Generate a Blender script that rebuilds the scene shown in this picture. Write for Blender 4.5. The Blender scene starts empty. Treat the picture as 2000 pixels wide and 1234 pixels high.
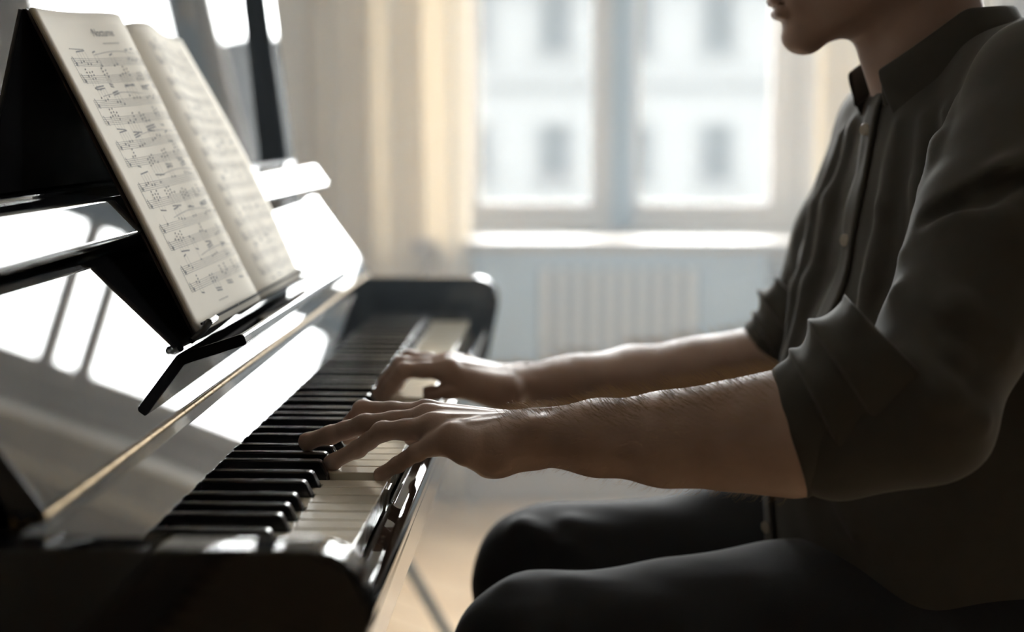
import bpy, bmesh, math, random
import numpy as np
from mathutils import Vector, Matrix

random.seed(7)
sc = bpy.context.scene
COL = sc.collection

# ------------------------------------------------------------------ camera
cam_d = bpy.data.cameras.new('camera')
cam = bpy.data.objects.new('camera', cam_d)
COL.objects.link(cam)
cam.location = (0, 0, 1.0055)
cam.rotation_euler = (math.pi / 2 - 0.1305, 0, 0.0405)
cam_d.sensor_fit = 'HORIZONTAL'
cam_d.sensor_width = 36.0
cam_d.lens = 36.0 * 2900 / 2000
cam_d.clip_start = 0.02
cam_d.clip_end = 300
cam_d.dof.use_dof = True
cam_d.dof.focus_distance = 1.20
cam_d.dof.aperture_fstop = 2.6
sc.camera = cam

# ------------------------------------------------------------------ sky and exposure
world = bpy.data.worlds.new('overcast_sky')
sc.world = world
world.use_nodes = True
bg = world.node_tree.nodes['Background']
bg.inputs['Color'].default_value = (0.93, 0.97, 1.0, 1)
bg.inputs['Strength'].default_value = 17.0
sc.view_settings.view_transform = 'Standard'
sc.view_settings.look = 'None'
sc.view_settings.exposure = 1.25
sc.view_settings.gamma = 1.0
sc.view_settings.use_curve_mapping = False
sc.cycles.max_bounces = 14
sc.cycles.diffuse_bounces = 6
sc.cycles.glossy_bounces = 5
sc.cycles.transparent_max_bounces = 12
sc.cycles.transmission_bounces = 4
sc.cycles.volume_bounces = 1
sc.cycles.use_denoising = True
sc.cycles.sample_clamp_indirect = 8.0


# ------------------------------------------------------------------ helpers
def tag(o, label=None, cat=None, group=None, kind=None):
    if label: o['label'] = label
    if cat: o['category'] = cat
    if group: o['group'] = group
    if kind: o['kind'] = kind
    return o


def empty(name, loc=(0, 0, 0)):
    o = bpy.data.objects.new(name, None)
    o.empty_display_size = 0.05
    o.location = loc
    COL.objects.link(o)
    return o


def link(name, me, parent=None, m=None):
    o = bpy.data.objects.new(name, me)
    COL.objects.link(o)
    if m is not None and len(me.materials) == 0:
        me.materials.append(m)
    if parent is not None:
        o.parent = parent
        # parts are written in world coordinates: undo the parent's place
        o.matrix_parent_inverse = Matrix.Translation(-wloc(parent))
    return o


def wloc(o):
    v = Vector(o.location)
    return v


def smooth(me, ang=None):
    me.polygons.foreach_set('use_smooth', [True] * len(me.polygons))
    if ang:
        try:
            me.set_sharp_from_angle(angle=math.radians(ang))
        except Exception:
            pass
    me.update()


def bm_done(bm, name, parent=None, m=None, sm=None):
    bmesh.ops.recalc_face_normals(bm, faces=bm.faces)
    me = bpy.data.meshes.new(name)
    bm.to_mesh(me)
    bm.free()
    if sm:
        smooth(me, sm)
    return link(name, me, parent, m)


def wn(o):
    md = o.modifiers.new('weighted', 'WEIGHTED_NORMAL')
    md.weight = 100
    md.keep_sharp = True
    return o


def add_box(bm, x0, x1, y0, y1, z0, z1):
    vs = [bm.verts.new((x, y, z)) for x in (x0, x1) for y in (y0, y1) for z in (z0, z1)]
    for f in ((0, 1, 3, 2), (4, 6, 7, 5), (0, 4, 5, 1), (2, 3, 7, 6), (0, 2, 6, 4), (1, 5, 7, 3)):
        bm.faces.new([vs[i] for i in f])
    return vs


def box(name, x0, x1, y0, y1, z0, z1, parent=None, m=None, bev=0.0, seg=2):
    bm = bmesh.new()
    add_box(bm, x0, x1, y0, y1, z0, z1)
    if bev:
        bmesh.ops.bevel(bm, geom=bm.edges[:], offset=bev, segments=seg, profile=0.5, affect='EDGES')
    o = bm_done(bm, name, parent, m, 35 if bev else None)
    return wn(o) if bev else o


def prism(name, pts, y0, y1, parent=None, m=None, bev=0.0, seg=2):
    """a profile in X,Z carried along Y"""
    bm = bmesh.new()
    a = [bm.verts.new((x, y0, z)) for x, z in pts]
    b = [bm.verts.new((x, y1, z)) for x, z in pts]
    bm.faces.new(a)
    bm.faces.new(b[::-1])
    n = len(pts)
    for i in range(n):
        bm.faces.new((a[i], b[i], b[(i + 1) % n], a[(i + 1) % n]))
    if bev:
        bmesh.ops.bevel(bm, geom=bm.edges[:], offset=bev, segments=seg, profile=0.5, affect='EDGES')
    return wn(bm_done(bm, name, parent, m, 35))


def add_tube(bm, pts, r, n=8, cap=True):
    pts = [Vector(p) for p in pts]
    rs = r if isinstance(r, (list, tuple)) else [r] * len(pts)
    rings = []
    up = Vector((0.013, 0.021, 1)).normalized()
    for i, p in enumerate(pts):
        t = (pts[min(i + 1, len(pts) - 1)] - pts[max(i - 1, 0)]).normalized()
        u = t.cross(up)
        if u.length < 0.05:
            u = t.cross(Vector((1, 0, 0)))
        u.normalize()
        v = t.cross(u)
        rings.append([bm.verts.new(p + (u * math.cos(2 * math.pi * k / n) + v * math.sin(2 * math.pi * k / n)) * rs[i]) for k in range(n)])
    for i in range(len(rings) - 1):
        for k in range(n):
            bm.faces.new((rings[i][k], rings[i][(k + 1) % n], rings[i + 1][(k + 1) % n], rings[i + 1][k]))
    if cap:
        bm.faces.new(rings[0][::-1])
        bm.faces.new(rings[-1])


def tube(name, pts, r, parent=None, m=None, n=10):
    bm = bmesh.new()
    add_tube(bm, pts, r, n)
    return bm_done(bm, name, parent, m, 50)


# ------------------------------------------------------------------ materials
def mat(name, col, rough=0.5, metal=0.0, ior=1.5, coat=0.0, sheen=0.0, spec=0.5, noise=None, bump=None, sub=0.0):
    m = bpy.data.materials.new(name)
    m.use_nodes = True
    nt = m.node_tree
    p = nt.nodes['Principled BSDF']
    p.inputs['Base Color'].default_value = (*col, 1)
    p.inputs['Roughness'].default_value = rough
    p.inputs['Metallic'].default_value = metal
    p.inputs['IOR'].default_value = ior
    p.inputs['Coat Weight'].default_value = coat
    p.inputs['Coat Roughness'].default_value = 0.055
    p.inputs['Specular IOR Level'].default_value = spec
    if sheen:
        p.inputs['Sheen Weight'].default_value = sheen
        p.inputs['Sheen Roughness'].default_value = 0.45
    if sub:
        p.inputs['Subsurface Weight'].default_value = sub
        p.inputs['Subsurface Radius'].default_value = (0.9, 0.35, 0.2)
        p.inputs['Subsurface Scale'].default_value = 0.006
    tc = nt.nodes.new('ShaderNodeTexCoord')
    if noise:
        sc_, amt, col2 = noise[:3]
        st = noise[3] if len(noise) > 3 else (1, 1, 1)
        mp = nt.nodes.new('ShaderNodeMapping')
        mp.inputs['Scale'].default_value = st
        nt.links.new(tc.outputs['Object'], mp.inputs['Vector'])
        n = nt.nodes.new('ShaderNodeTexNoise')
        n.inputs['Scale'].default_value = sc_
        n.inputs['Detail'].default_value = 4
        nt.links.new(mp.outputs['Vector'], n.inputs['Vector'])
        r = nt.nodes.new('ShaderNodeValToRGB')
        r.color_ramp.elements[0].position = 0.5 - amt
        r.color_ramp.elements[1].position = 0.5 + amt
        r.color_ramp.elements[0].color = (*col, 1)
        r.color_ramp.elements[1].color = (*col2, 1)
        nt.links.new(n.outputs['Fac'], r.inputs['Fac'])
        nt.links.new(r.outputs['Color'], p.inputs['Base Color'])
    if bump:
        bs, bstr, bdist = bump[:3]
        st = bump[3] if len(bump) > 3 else (1, 1, 1)
        mp = nt.nodes.new('ShaderNodeMapping')
        mp.inputs['Scale'].default_value = st
        nt.links.new(tc.outputs['Object'], mp.inputs['Vector'])
        n = nt.nodes.new('ShaderNodeTexNoise')
        n.inputs['Scale'].default_value = bs
        n.inputs['Detail'].default_value = 3
        nt.links.new(mp.outputs['Vector'], n.inputs['Vector'])
        b = nt.nodes.new('ShaderNodeBump')
        b.inputs['Strength'].default_value = bstr
        b.inputs['Distance'].default_value = bdist
        nt.links.new(n.outputs['Fac'], b.inputs['Height'])
        nt.links.new(b.outputs['Normal'], p.inputs['Normal'])
    return m


M = {}
M['lacquer'] = mat('black_lacquer', (0.006, 0.006, 0.0065), 0.50, ior=1.5, spec=0.0, coat=1.0, bump=(260, 0.05, 0.0004, (1, .08, 1)))
M['lacquer'].node_tree.nodes['Principled BSDF'].inputs['Coat IOR'].default_value = 1.55
M['lacquer'].node_tree.nodes['Principled BSDF'].inputs['Coat Roughness'].default_value = 0.012
M['satin'] = mat('black_satin', (0.007, 0.007, 0.007), 0.3)
M['ebony'] = mat('black_key_ebony', (0.008, 0.008, 0.009), 0.22, spec=0.6, bump=(90, 0.1, 0.0004, (.1, 1, 1)))
M['ivory'] = mat('white_key_ivory', (0.66, 0.61, 0.5), 0.16, coat=0.6, noise=(30, .3, (0.60, 0.55, 0.45)))
M['keywood'] = mat('key_wood', (0.32, 0.2, 0.1), 0.6)
M['brass'] = mat('aged_brass', (0.27, 0.19, 0.095), 0.42, metal=1.0, noise=(60, .3, (0.19, 0.13, 0.06)))
M['steel'] = mat('bright_steel', (0.75, 0.75, 0.74), 0.2, metal=1.0)
M['paper'] = mat('cream_paper', (0.84, 0.79, 0.69), 0.75, noise=(9, .35, (0.79, 0.735, 0.63)), bump=(60, 0.12, 0.001))
M['cover'] = mat('book_cover', (0.05, 0.035, 0.03), 0.6)
M['ink'] = mat('printed_ink', (0.22, 0.22, 0.225), 0.8)
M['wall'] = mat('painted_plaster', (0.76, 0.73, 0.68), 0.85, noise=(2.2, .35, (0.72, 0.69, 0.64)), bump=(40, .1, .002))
M['wall2'] = mat('dimmed_plaster', (0.10, 0.09, 0.08), 0.85)  # unseen walls, colour darkened so the room behind the camera bounces little light
M['ceil'] = mat('ceiling_plaster', (0.72, 0.70, 0.66), 0.9)
M['frame'] = mat('cream_window_paint', (0.42, 0.38, 0.335), 0.45, noise=(6, .3, (0.39, 0.35, 0.305)))
M['sill'] = mat('pale_sill_paint', (0.40, 0.355, 0.315), 0.4)
M['bluegrey'] = mat('blue_grey_paint', (0.44, 0.54, 0.63), 0.5, noise=(4, .3, (0.41, 0.51, 0.60)))
M['slat'] = mat('pale_grey_paint', (0.74, 0.73, 0.71), 0.5)
M['darkblue'] = mat('slot_shade_blue', (0.15, 0.23, 0.29), 0.6)  # shade behind the slats, put into the back panel's colour
M['slate'] = mat('mullion_shade_blue', (0.20, 0.245, 0.285), 0.5)  # shadow side of the mullion, put into the cover strip's colour
M['oak'] = mat('parquet_oak', (0.72, 0.53, 0.34), 0.33, noise=(14, .25, (0.62, 0.44, 0.27), (1, 12, 1)))
M['oak2'] = mat('parquet_oak_pale', (0.78, 0.59, 0.39), 0.33, noise=(14, .25, (0.68, 0.50, 0.32), (1, 12, 1)))
M['joint'] = mat('parquet_joint', (0.16, 0.10, 0.06), 0.8)
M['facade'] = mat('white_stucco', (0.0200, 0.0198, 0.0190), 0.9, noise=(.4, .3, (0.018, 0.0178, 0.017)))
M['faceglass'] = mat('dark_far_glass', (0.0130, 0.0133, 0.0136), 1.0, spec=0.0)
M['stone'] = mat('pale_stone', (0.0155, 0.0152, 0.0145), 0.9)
M['street'] = mat('street_paving', (0.38, 0.37, 0.35), 0.9, noise=(.8, .3, (0.32, 0.31, 0.30)))
M['darkmetal'] = mat('dark_grey_metal', (0.10, 0.115, 0.12), 0.4, metal=0.4)
M['leather'] = mat('black_leather', (0.012, 0.011, 0.011), 0.45, bump=(160, .2, .001))

# curtain cloth: lets daylight through
mc = bpy.data.materials.new('cream_curtain_cloth'); mc.use_nodes = True
nt = mc.node_tree; nt.nodes.clear()
out = nt.nodes.new('ShaderNodeOutputMaterial')
mx = nt.nodes.new('ShaderNodeMixShader'); mx.inputs['Fac'].default_value = 0.45
df = nt.nodes.new('ShaderNodeBsdfDiffuse'); df.inputs['Color'].default_value = (0.74, 0.68, 0.58, 1)
tr = nt.nodes.new('ShaderNodeBsdfTranslucent'); tr.inputs['Color'].default_value = (0.76, 0.68, 0.55, 1)
nt.links.new(df.outputs[0], mx.inputs[1]); nt.links.new(tr.outputs[0], mx.inputs[2]); nt.links.new(mx.outputs[0], out.inputs[0])
M['curtain'] = mc
# window glass: thin clear pane
mg = bpy.data.materials.new('window_glass'); mg.use_nodes = True
nt = mg.node_tree; nt.nodes.clear()
out = nt.nodes.new('ShaderNodeOutputMaterial')
mx = nt.nodes.new('ShaderNodeMixShader'); mx.inputs['Fac'].default_value = 0.06
tr = nt.nodes.new('ShaderNodeBsdfTransparent'); tr.inputs['Color'].default_value = (0.98, 0.99, 0.985, 1)
gl = nt.nodes.new('ShaderNodeBsdfGlossy'); gl.inputs['Roughness'].default_value = 0.02
nt.links.new(tr.outputs[0], mx.inputs[1]); nt.links.new(gl.outputs[0], mx.inputs[2]); nt.links.new(mx.outputs[0], out.inputs[0])
M['glass'] = mg

# ------------------------------------------------------------------ room shell
XL, XR, YF, YB, ZT = -0.86, 3.2, -2.6, 4.0, 3.2      # left, right, behind camera, window wall, ceiling
WX0, WX1, WZ0, WZ1 = -0.385, 0.683, 0.6986, 2.72         # window opening


def struct(o):
    o['kind'] = 'structure'
    return o


floor = struct(box('floor', XL - .3, XR + .3, YF - .3, YB + .3, -0.12, -0.012, None, M['joint']))
struct(box('ceiling', XL - .3, XR + .3, YF - .3, YB + .35, ZT, ZT + .2, None, M['ceil']))
struct(box('wall_left', XL - .3, XL, YF - .3, YB + .35, -.12, ZT, None, M['wall']))
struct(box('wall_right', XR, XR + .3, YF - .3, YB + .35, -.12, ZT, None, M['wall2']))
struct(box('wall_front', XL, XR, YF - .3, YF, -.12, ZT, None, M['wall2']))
bm = bmesh.new()
W2 = 1.62                                              # unseen second window, same form, further right, added to light the room
edges = [XL, WX0, WX1, WX0 + W2, WX1 + W2, XR]
for i in (0, 2, 4):
    add_box(bm, edges[i], edges[i + 1], YB, YB + .35, -.12, ZT)
for i in (1, 3):
    add_box(bm, edges[i], edges[i + 1], YB, YB + .35, -.12, WZ0)
    add_box(bm, edges[i], edges[i + 1], YB, YB + .35, WZ1, ZT)
struct(bm_done(bm, 'wall_back', None, M['wall']))
struct(box('baseboard_back', XL, XR, YB - .02, YB, -.012, .12, None, M['frame'], .004))
struct(box('baseboard_left', XL, XL + .02, YF, YB - .02, -.012, .12, None, M['frame'], .004))

# herringbone parquet: blocks laid as geometry where the photograph sees the floor
PW, PL = 0.07, 0.42


def plank_mesh(name, m):
    bm = bmesh.new()
    add_box(bm, -PL / 2 + .001, PL / 2 - .001, -PW / 2 + .001, PW / 2 - .001, -.012, 0)
    bmesh.ops.bevel(bm, geom=[e for e in bm.edges if all(v.co.z > -.001 for v in e.verts)], offset=.0015, segments=1, affect='EDGES')
    bmesh.ops.recalc_face_normals(bm, faces=bm.faces)
    me = bpy.data.meshes.new(name); bm.to_mesh(me); bm.free(); me.materials.append(m)
    return me


pm = [plank_mesh('parquet_block', M['oak']), plank_mesh('parquet_block_pale', M['oak2'])]
cells = []
sq = math.sqrt(0.5)
for i in range(-60, 61):
    for j in range(-14, 15):
        # herringbone in a frame turned by 45 degrees
        for o_ in (0, 1):
            if o_ == 0:
                u, v, a = i * PW + PL / 2 + j * PL * 1.0, i * PW + PW / 2 - j * PL * 1.0, 0
            else:
                u, v, a = i * PW + PW / 2 + j * PL * 1.0, i * PW + PW + PL / 2 - j * PL * 1.0, 1
            x = (u - v) * sq + .4
            y = (u + v) * sq + 2.6
            if XL - .10 < x < XR + .10 and YF - .10 < y < YB + .10:
                cells.append((x, y, a))
cells.sort(key=lambda c: abs(c[0] - .1) * 1.6 + abs(c[1] - 3.3))
rest = bmesh.new()
for k, (x, y, a) in enumerate(cells):
    rot = math.pi / 4 + (math.pi / 2 if a else 0)
    if k < 280:
        o = bpy.data.objects.new('parquet_block', pm[random.random() < .4])
        COL.objects.link(o); o.parent = floor
        o.location = (x, y, random.uniform(-.0004, .0004)); o.rotation_euler = (0, 0, rot)
    else:
        c, s = math.cos(rot), math.sin(rot)
        L, W_ = PL / 2 - .001, PW / 2 - .001
        vs = [rest.verts.new((x + c * p - s * q, y + s * p + c * q, 0)) for p, q in ((-L, -W_), (L, -W_), (L, W_), (-L, W_))]
        rest.faces.new(vs)
o = bm_done(rest, 'parquet_field', floor, M['oak']); o['kind'] = 'stuff'

# ------------------------------------------------------------------ window
WY = 4.15


def window(no, dx):
    win = struct(empty('window_%d' % no, (0.17 + dx, WY, WZ0)))

    def wb(name, x0, x1, z0, z1, y0, y1, m, bev=.004):
        return box(name, x0 + dx, x1 + dx, y0, y1, z0, z1, win, m, bev)
    wb('frame_jamb', WX0, -.337, WZ0, WZ1, WY - .03, WY + .12, M['frame'])
    wb('frame_jamb', .626, WX1, WZ0, WZ1, WY - .03, WY + .12, M['frame'])
    wb('frame_head', -.337, .626, WZ1 - .07, WZ1, WY - .03, WY + .12, M['frame'])
    wb('frame_bottom', -.337, .626, WZ0, .7135, WY - .03, WY + .12, M['frame'])
    z0, z1, g0, g1 = .7135, WZ1 - .07, .7687, WZ1 - .115
    for (sx0, sx1, gx0, gx1) in ((-.337, .117, -.2705, .0665), (.124, .626, .174, .557)):
        sx0, sx1, gx0, gx1 = sx0 + dx, sx1 + dx, gx0 + dx, gx1 + dx
        bm = bmesh.new()
        add_box(bm, sx0, gx0, WY - .01, WY + .05, z0, z1)
        add_box(bm, gx1, sx1, WY - .01, WY + .05, z0, z1)
        add_box(bm, gx0, gx1, WY - .01, WY + .05, z0, g0)
        add_box(bm, gx0, gx1, WY - .01, WY + .05, g1, z1)
        s = bm_done(bm, 'sash', win, M['frame'])
        box('pane', gx0 - .005, gx1 + .005, WY + .022, WY + .026, g0 - .005, g1 + .005, s, M['glass'])
        bd = .012
        bm = bmesh.new()
        add_box(bm, gx0, gx1, WY + .002, WY + .02, g0, g0 + bd)
        add_box(bm, gx0, gx0 + bd, WY + .002, WY + .02, g0, g1)
        add_box(bm, gx1 - bd, gx1, WY + .002, WY + .02, g0, g1)
        bm_done(bm, 'glazing_bead', s, M['sill'])
        for zm in (1.672, 1.785):           # a pair of slender glazing bars above eye level
            box('glazing_bar', gx0, gx1, WY - .005, WY + .045, zm - .022, zm + .022, s, M['frame'])
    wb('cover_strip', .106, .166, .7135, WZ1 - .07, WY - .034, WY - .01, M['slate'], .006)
    wb('handle', .113, .129, 1.40, 1.50, WY - .06, WY - .034, M['brass'], .004)
    struct(box('trim_%d' % (no * 2 - 1), WX0 - .03 + dx, WX1 + .03 + dx, YB - .17, WY - .03, WZ0 - .03, WZ0, None, M['sill'], .006))       # sill board
    bm = bmesh.new()
    add_box(bm, WX0 - .09 + dx, WX0 + dx, YB - .025, YB, WZ0, WZ1 + .09)
    add_box(bm, WX1 + dx, WX1 + .09 + dx, YB - .025, YB, WZ0, WZ1 + .09)
    add_box(bm, WX0 + dx, WX1 + dx, YB - .025, YB, WZ1, WZ1 + .09)
    struct(bm_done(bm, 'trim_%d' % (no * 2), None, M['frame']))
    # daylight comes in through this opening: tell the sampler where it is
    pl = bpy.data.lights.new('window_portal', 'AREA'); pl.shape = 'RECTANGLE'; pl.size = WX1 - WX0; pl.size_y = WZ1 - WZ0
    pl.cycles.is_portal = True
    po = bpy.data.objects.new('window_portal', pl); COL.objects.link(po)
    po.location = ((WX0 + WX1) / 2 + dx, YB + .30, (WZ0 + WZ1) / 2)
    po.rotation_euler = (-math.pi / 2, 0, 0)


window(1, 0.0)
window(2, W2)  # unseen copy, added to bring in more light

# ------------------------------------------------------------------ radiator niche below the window
rad = tag(empty('radiator_cover', (0.15, YB - .06, 0)), 'blue-grey radiator cover with vertical slots under the window sill', 'radiator cover')
RY = YB - .13
RX0, RX1 = -.263, .508
SX0, SX1, SZ0, SZ1 = -.088, .333, .12, .622
bm = bmesh.new()
add_box(bm, RX0, SX0, RY, RY + .025, 0, .668)
add_box(bm, SX1, RX1, RY, RY + .025, 0, .668)
add_box(bm, SX0, SX1, RY, RY + .025, SZ1, .668)
add_box(bm, SX0, SX1, RY, RY + .025, 0, SZ0)
add_box(bm, RX0, RX0 + .02, RY + .025, YB - .023, 0, .668)
add_box(bm, RX1 - .02, RX1, RY + .025, YB - .023, 0, .668)
bm_done(bm, 'body', rad, M['bluegrey'])
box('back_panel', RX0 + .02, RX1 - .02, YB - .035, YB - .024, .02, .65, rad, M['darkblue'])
box('plinth', RX0 - .012, RX1 + .012, RY - .014, RY - .0005, .0, .11, rad, M['sill'], .003)
pitch = (SX1 - SX0) / 10
me = None
for k in range(10):
    xc = SX0 + pitch * (k + .5)
    if me is None:
        o = box('slat', xc - .0125, xc + .0125, RY + .002, RY + .022, SZ0, SZ1, rad, M['slat'], .003); me = o.data; x00 = xc
    else:
        o = link('slat', me, rad); o.location = (xc - x00, 0, 0)
struct(box('trim_5', RX1 + .02, WX1 + .05, YB - .05, YB, 0, .60, None, M['frame'], .004))


# ------------------------------------------------------------------ curtains
def curtain(name, x0, x1, nf, label, amp=.045, seed=1):
    rnd = random.Random(seed)
    nx, nz = nf * 14, 30
    ph = [rnd.uniform(-.5, .5) for _ in range(nf + 2)]
    bm = bmesh.new(); rows = []
    for j in range(nz + 1):
        z = .02 + (2.95 - .02) * j / nz
        row = []
        for i in range(nx + 1):
            u = i / nx * nf
            k = int(min(u, nf - 1e-6))
            w = math.sin(2 * math.pi * u + .5 * math.sin(z * 1.2 + ph[k])) * amp * (1 + .35 * ph[k]) * (1 - .25 * j / nz)
            x = x0 + (x1 - x0) * i / nx + .008 * math.sin(4 * math.pi * u + z)
            row.append(bm.verts.new((x, YB - .17 + w, z)))
        rows.append(row)
    for j in range(nz):
        for i in range(nx):
            bm.faces.new((rows[j][i], rows[j][i + 1], rows[j + 1][i + 1], rows[j + 1][i]))
    root = empty(name, ((x0 + x1) / 2, YB - .17, 0))
    o = bm_done(bm, 'cloth', root, M['curtain'], 80)
    md = o.modifiers.new('thick', 'SOLIDIFY'); md.thickness = .002
    tag(root, label, 'curtain', 'window curtains')
    return root


c1 = curtain('curtain', -.70, -.27, 3, 'cream curtain hanging in folds left of the window, beside the piano', seed=3)
c2 = curtain('curtain', .612, 1.05, 3, 'cream curtain hanging right of the window, behind the man', seed=8)
tube('curtain_rod', [(-.80, YB - .17, 2.97), (1.2, YB - .17, 2.97)], .014, None, M['brass'], 12)
tag(bpy.data.objects['curtain_rod'], 'brass curtain rod above the window', 'curtain rod')

# ------------------------------------------------------------------ street outside
struct(box('ground_outside', -70, 70, YB + 2, 120, -10.2, -10, None, M['street']))
fac = tag(empty('apartment_building', (0, 42, -10)), 'white stuccoed apartment building seen through the window glass', 'building')
FY = 42.0
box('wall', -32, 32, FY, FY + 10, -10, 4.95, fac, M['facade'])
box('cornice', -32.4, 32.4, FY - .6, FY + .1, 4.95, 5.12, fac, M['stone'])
bm = bmesh.new()
add_box(bm, -32, 32, FY - .22, FY, -1.25 + 3.25, -1.25 + 3.55)
bm_done(bm, 'string_course', fac, M['stone'])
bm = bmesh.new()
add_box(bm, -32, 32, FY - .2, FY, -1.75, -1.45)
bm_done(bm, 'string_course', fac, M['stone'])
me_f = me_p = None
for r_, zc in enumerate((-7.1, -3.5, .12, 3.68)):
    for c in range(-13, 14):
        xc = -.50 + 2.26 * c
        if me_f is None:
            bm = bmesh.new()
            add_box(bm, -.52, -.40, -.10, .05, -.76, .76); add_box(bm, .40, .52, -.10, .05, -.76, .76)
            add_box(bm, -.52, .52, -.10, .05, .76, .88); add_box(bm, -.60, .60, -.20, .05, -.88, -.76)
            me_f = bpy.data.meshes.new('window'); bmesh.ops.recalc_face_normals(bm, faces=bm.faces); bm.to_mesh(me_f); bm.free(); me_f.materials.append(M['stone'])
            bm = bmesh.new(); add_box(bm, -.40, .40, -.03, .02, -.76, .76)
            me_p = bpy.data.meshes.new('pane'); bmesh.ops.recalc_face_normals(bm, faces=bm.faces); bm.to_mesh(me_p); bm.free(); me_p.materials.append(M['faceglass'])
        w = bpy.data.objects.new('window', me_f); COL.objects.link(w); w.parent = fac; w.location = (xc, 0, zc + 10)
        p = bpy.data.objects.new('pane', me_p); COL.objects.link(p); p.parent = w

# ------------------------------------------------------------------ upright piano
piano = tag(empty('upright_piano', (-.45, 1.47, 0)), 'glossy black lacquered upright piano with its keyboard lid folded open', 'piano')
Y0, Y1 = .79, 2.15                  # inner faces of the two cheeks
K0, KW = .856, .0235                # bass end of the keys, pitch of the white keys
LQ = M['lacquer']


def arc(cx, cz, r, a0, a1, n):
    return [(cx + r * math.cos(math.radians(a0 + (a1 - a0) * i / n)), cz + r * math.sin(math.radians(a0 + (a1 - a0) * i / n))) for i in range(n + 1)]


cheek_pts = [(-.46, .600), (-.46, .7785)] + arc(-.137, .7485, .030, 90, 0, 8) + [(-.1075, .735), (-.121, .668), (-.136, .628), (-.150, .600)]
for (ya, yb) in ((Y0 - .028, Y0), (Y1, Y1 + .030)):
    prism('cheek', cheek_pts, ya, yb, piano, LQ, .0045, 3)
side_pts = [(-.80, .02), (-.80, 1.262), (-.444, 1.262), (-.408, .952), (-.400, .90), (-.400, .62), (-.43, .58), (-.43, .02)]
for (ya, yb) in ((Y0 - .028, Y0 + .028), (Y1 - .028, Y1 + .030)):
    prism('case_side', side_pts, ya, yb, piano, LQ, .003, 2)
for (ya, yb) in ((Y0 + .0005, K0 - .003), (K0 + 52 * KW + .003, Y1 - .0005)):
    prism('key_block', [(-.30, .692), (-.30, .735), (-.152, .735), (-.147, .731), (-.146, .692)], ya, yb, piano, LQ, .002, 2)
prism('keybed', [(-.43, .600), (-.43, .690), (-.150, .690), (-.1245, .690), (-.1365, .630), (-.146, .612), (-.16, .600)], Y0, Y1, piano, LQ, .002, 2)
prism('key_slip', [(-.1415, .6905), (-.1415, .7105), (-.1385, .7125), (-.1275, .7135), (-.1225, .7105), (-.1215, .704), (-.1245, .6905)], Y0 + .0005, Y1 - .0005, piano, LQ, .0012, 3)
# board behind the keys, with a rolled top edge
prism('nameboard', [(-.34, .70), (-.2795, .70), (-.2795, .7345), (-.3027, .7679), (-.3045, .7720), (-.3065, .7770), (-.3090, .7795), (-.34, .7795)], Y0 + .001, Y1 - .001, piano, LQ, .0006, 2)
prism('key_felt', [(-.2795, .722), (-.2770, .722), (-.2770, .7275), (-.2795, .7285)], K0, K0 + 52 * KW, piano, mat('dark_red_felt', (.06, .012, .012), .95))
# hinge of the keyboard lid: leaf strip plus knuckles
hinge = prism('hinge', [(-.2985, .7800), (-.2985, .7806), (-.3150, .7840), (-.3150, .7795)], Y0 + .012, Y1 - .012, piano, M['brass'])
kn = None
ny = 44
for i in range(ny):
    ya = Y0 + .014 + (Y1 - Y0 - .028) * i / ny
    yl = (Y1 - Y0 - .028) / ny - .0012
    if kn is None:
        kn = tube('knuckle', [(-.2972, ya, .7838), (-.2972, ya + yl, .7838)], .0024, hinge, M['brass'], 8); kn0 = ya
    else:
        o = link('knuckle', kn.data, hinge); o.location = (0, ya - kn0, 0)

# keyboard lid, folded open and leaning back
B0, B1 = Vector((-.2939, 0, .7885)), Vector((-.3730, 0, .9000))
bd = (B1 - B0).normalized(); bn = Vector((bd.z, 0, -bd.x))
FA, FB = Y0 + .010, Y1 - .010


def bpt(t, d):
    p = B0 + bd * t + bn * d
    return (p.x, p.z)


BL = (B1 - B0).length
fall = prism('fallboard', [bpt(0.002, -.018), bpt(0, -.001), bpt(.001, 0), bpt(BL - .002, 0), bpt(BL, -.002), bpt(BL, -.018)], FA, FB, piano, LQ, .0008, 2)
lip = prism('fallboard_lip', [(-.3575, .9100), (-.3540, .9125), (-.3530, .9160), (-.3715, .9425), (-.3755, .9450), (-.402, .9480), (-.402, .925), (-.378, .9035)], FA, FB, piano, LQ, .0012, 3)
# upper panel and what frames it
PX0, PZ0, PX1, PZ1 = -.428, .950, -.4600, 1.258
prism('panel_rail', [(-.403, .885), (-.403, .9505), (-.45, .9505), (-.45, .885)], Y0 + .0285, Y1 - .0285, piano, LQ, .001, 2)
prism('upper_panel', [(PX0, PZ0 + .001), (PX1, PZ1), (PX1 - .022, PZ1), (PX0 - .022, PZ0 + .001)], Y0 + .0285, Y1 - .0285, piano, LQ, .0012, 2)
prism('lid', [(-.815, 1.263), (-.815, 1.288), (-.432, 1.288), (-.428, 1.284), (-.428, 1.268), (-.432, 1.263)], Y0 - .04, Y1 + .042, piano, LQ, .002, 2)
box('lower_panel', -.462, -.442, Y0 + .0285, Y1 - .0285, .10, .599, piano, LQ, .002)
box('bottom_board', -.80, -.432, Y0 + .0285, Y1 - .0285, .02, .099, piano, LQ, .002)
box('back_frame', -.80, -.76, Y0 + .0285, Y1 - .0285, .10, 1.262, piano, M['satin'])
for yk in (1.40, 1.47, 1.54):
    bm = bmesh.new()
    add_tube(bm, [(-.44, yk, .055), (-.36, yk, .052), (-.335, yk, .048)], [.008, .009, .014], 10)
    bm_done(bm, 'pedal', piano, M['brass'], 60)
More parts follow.
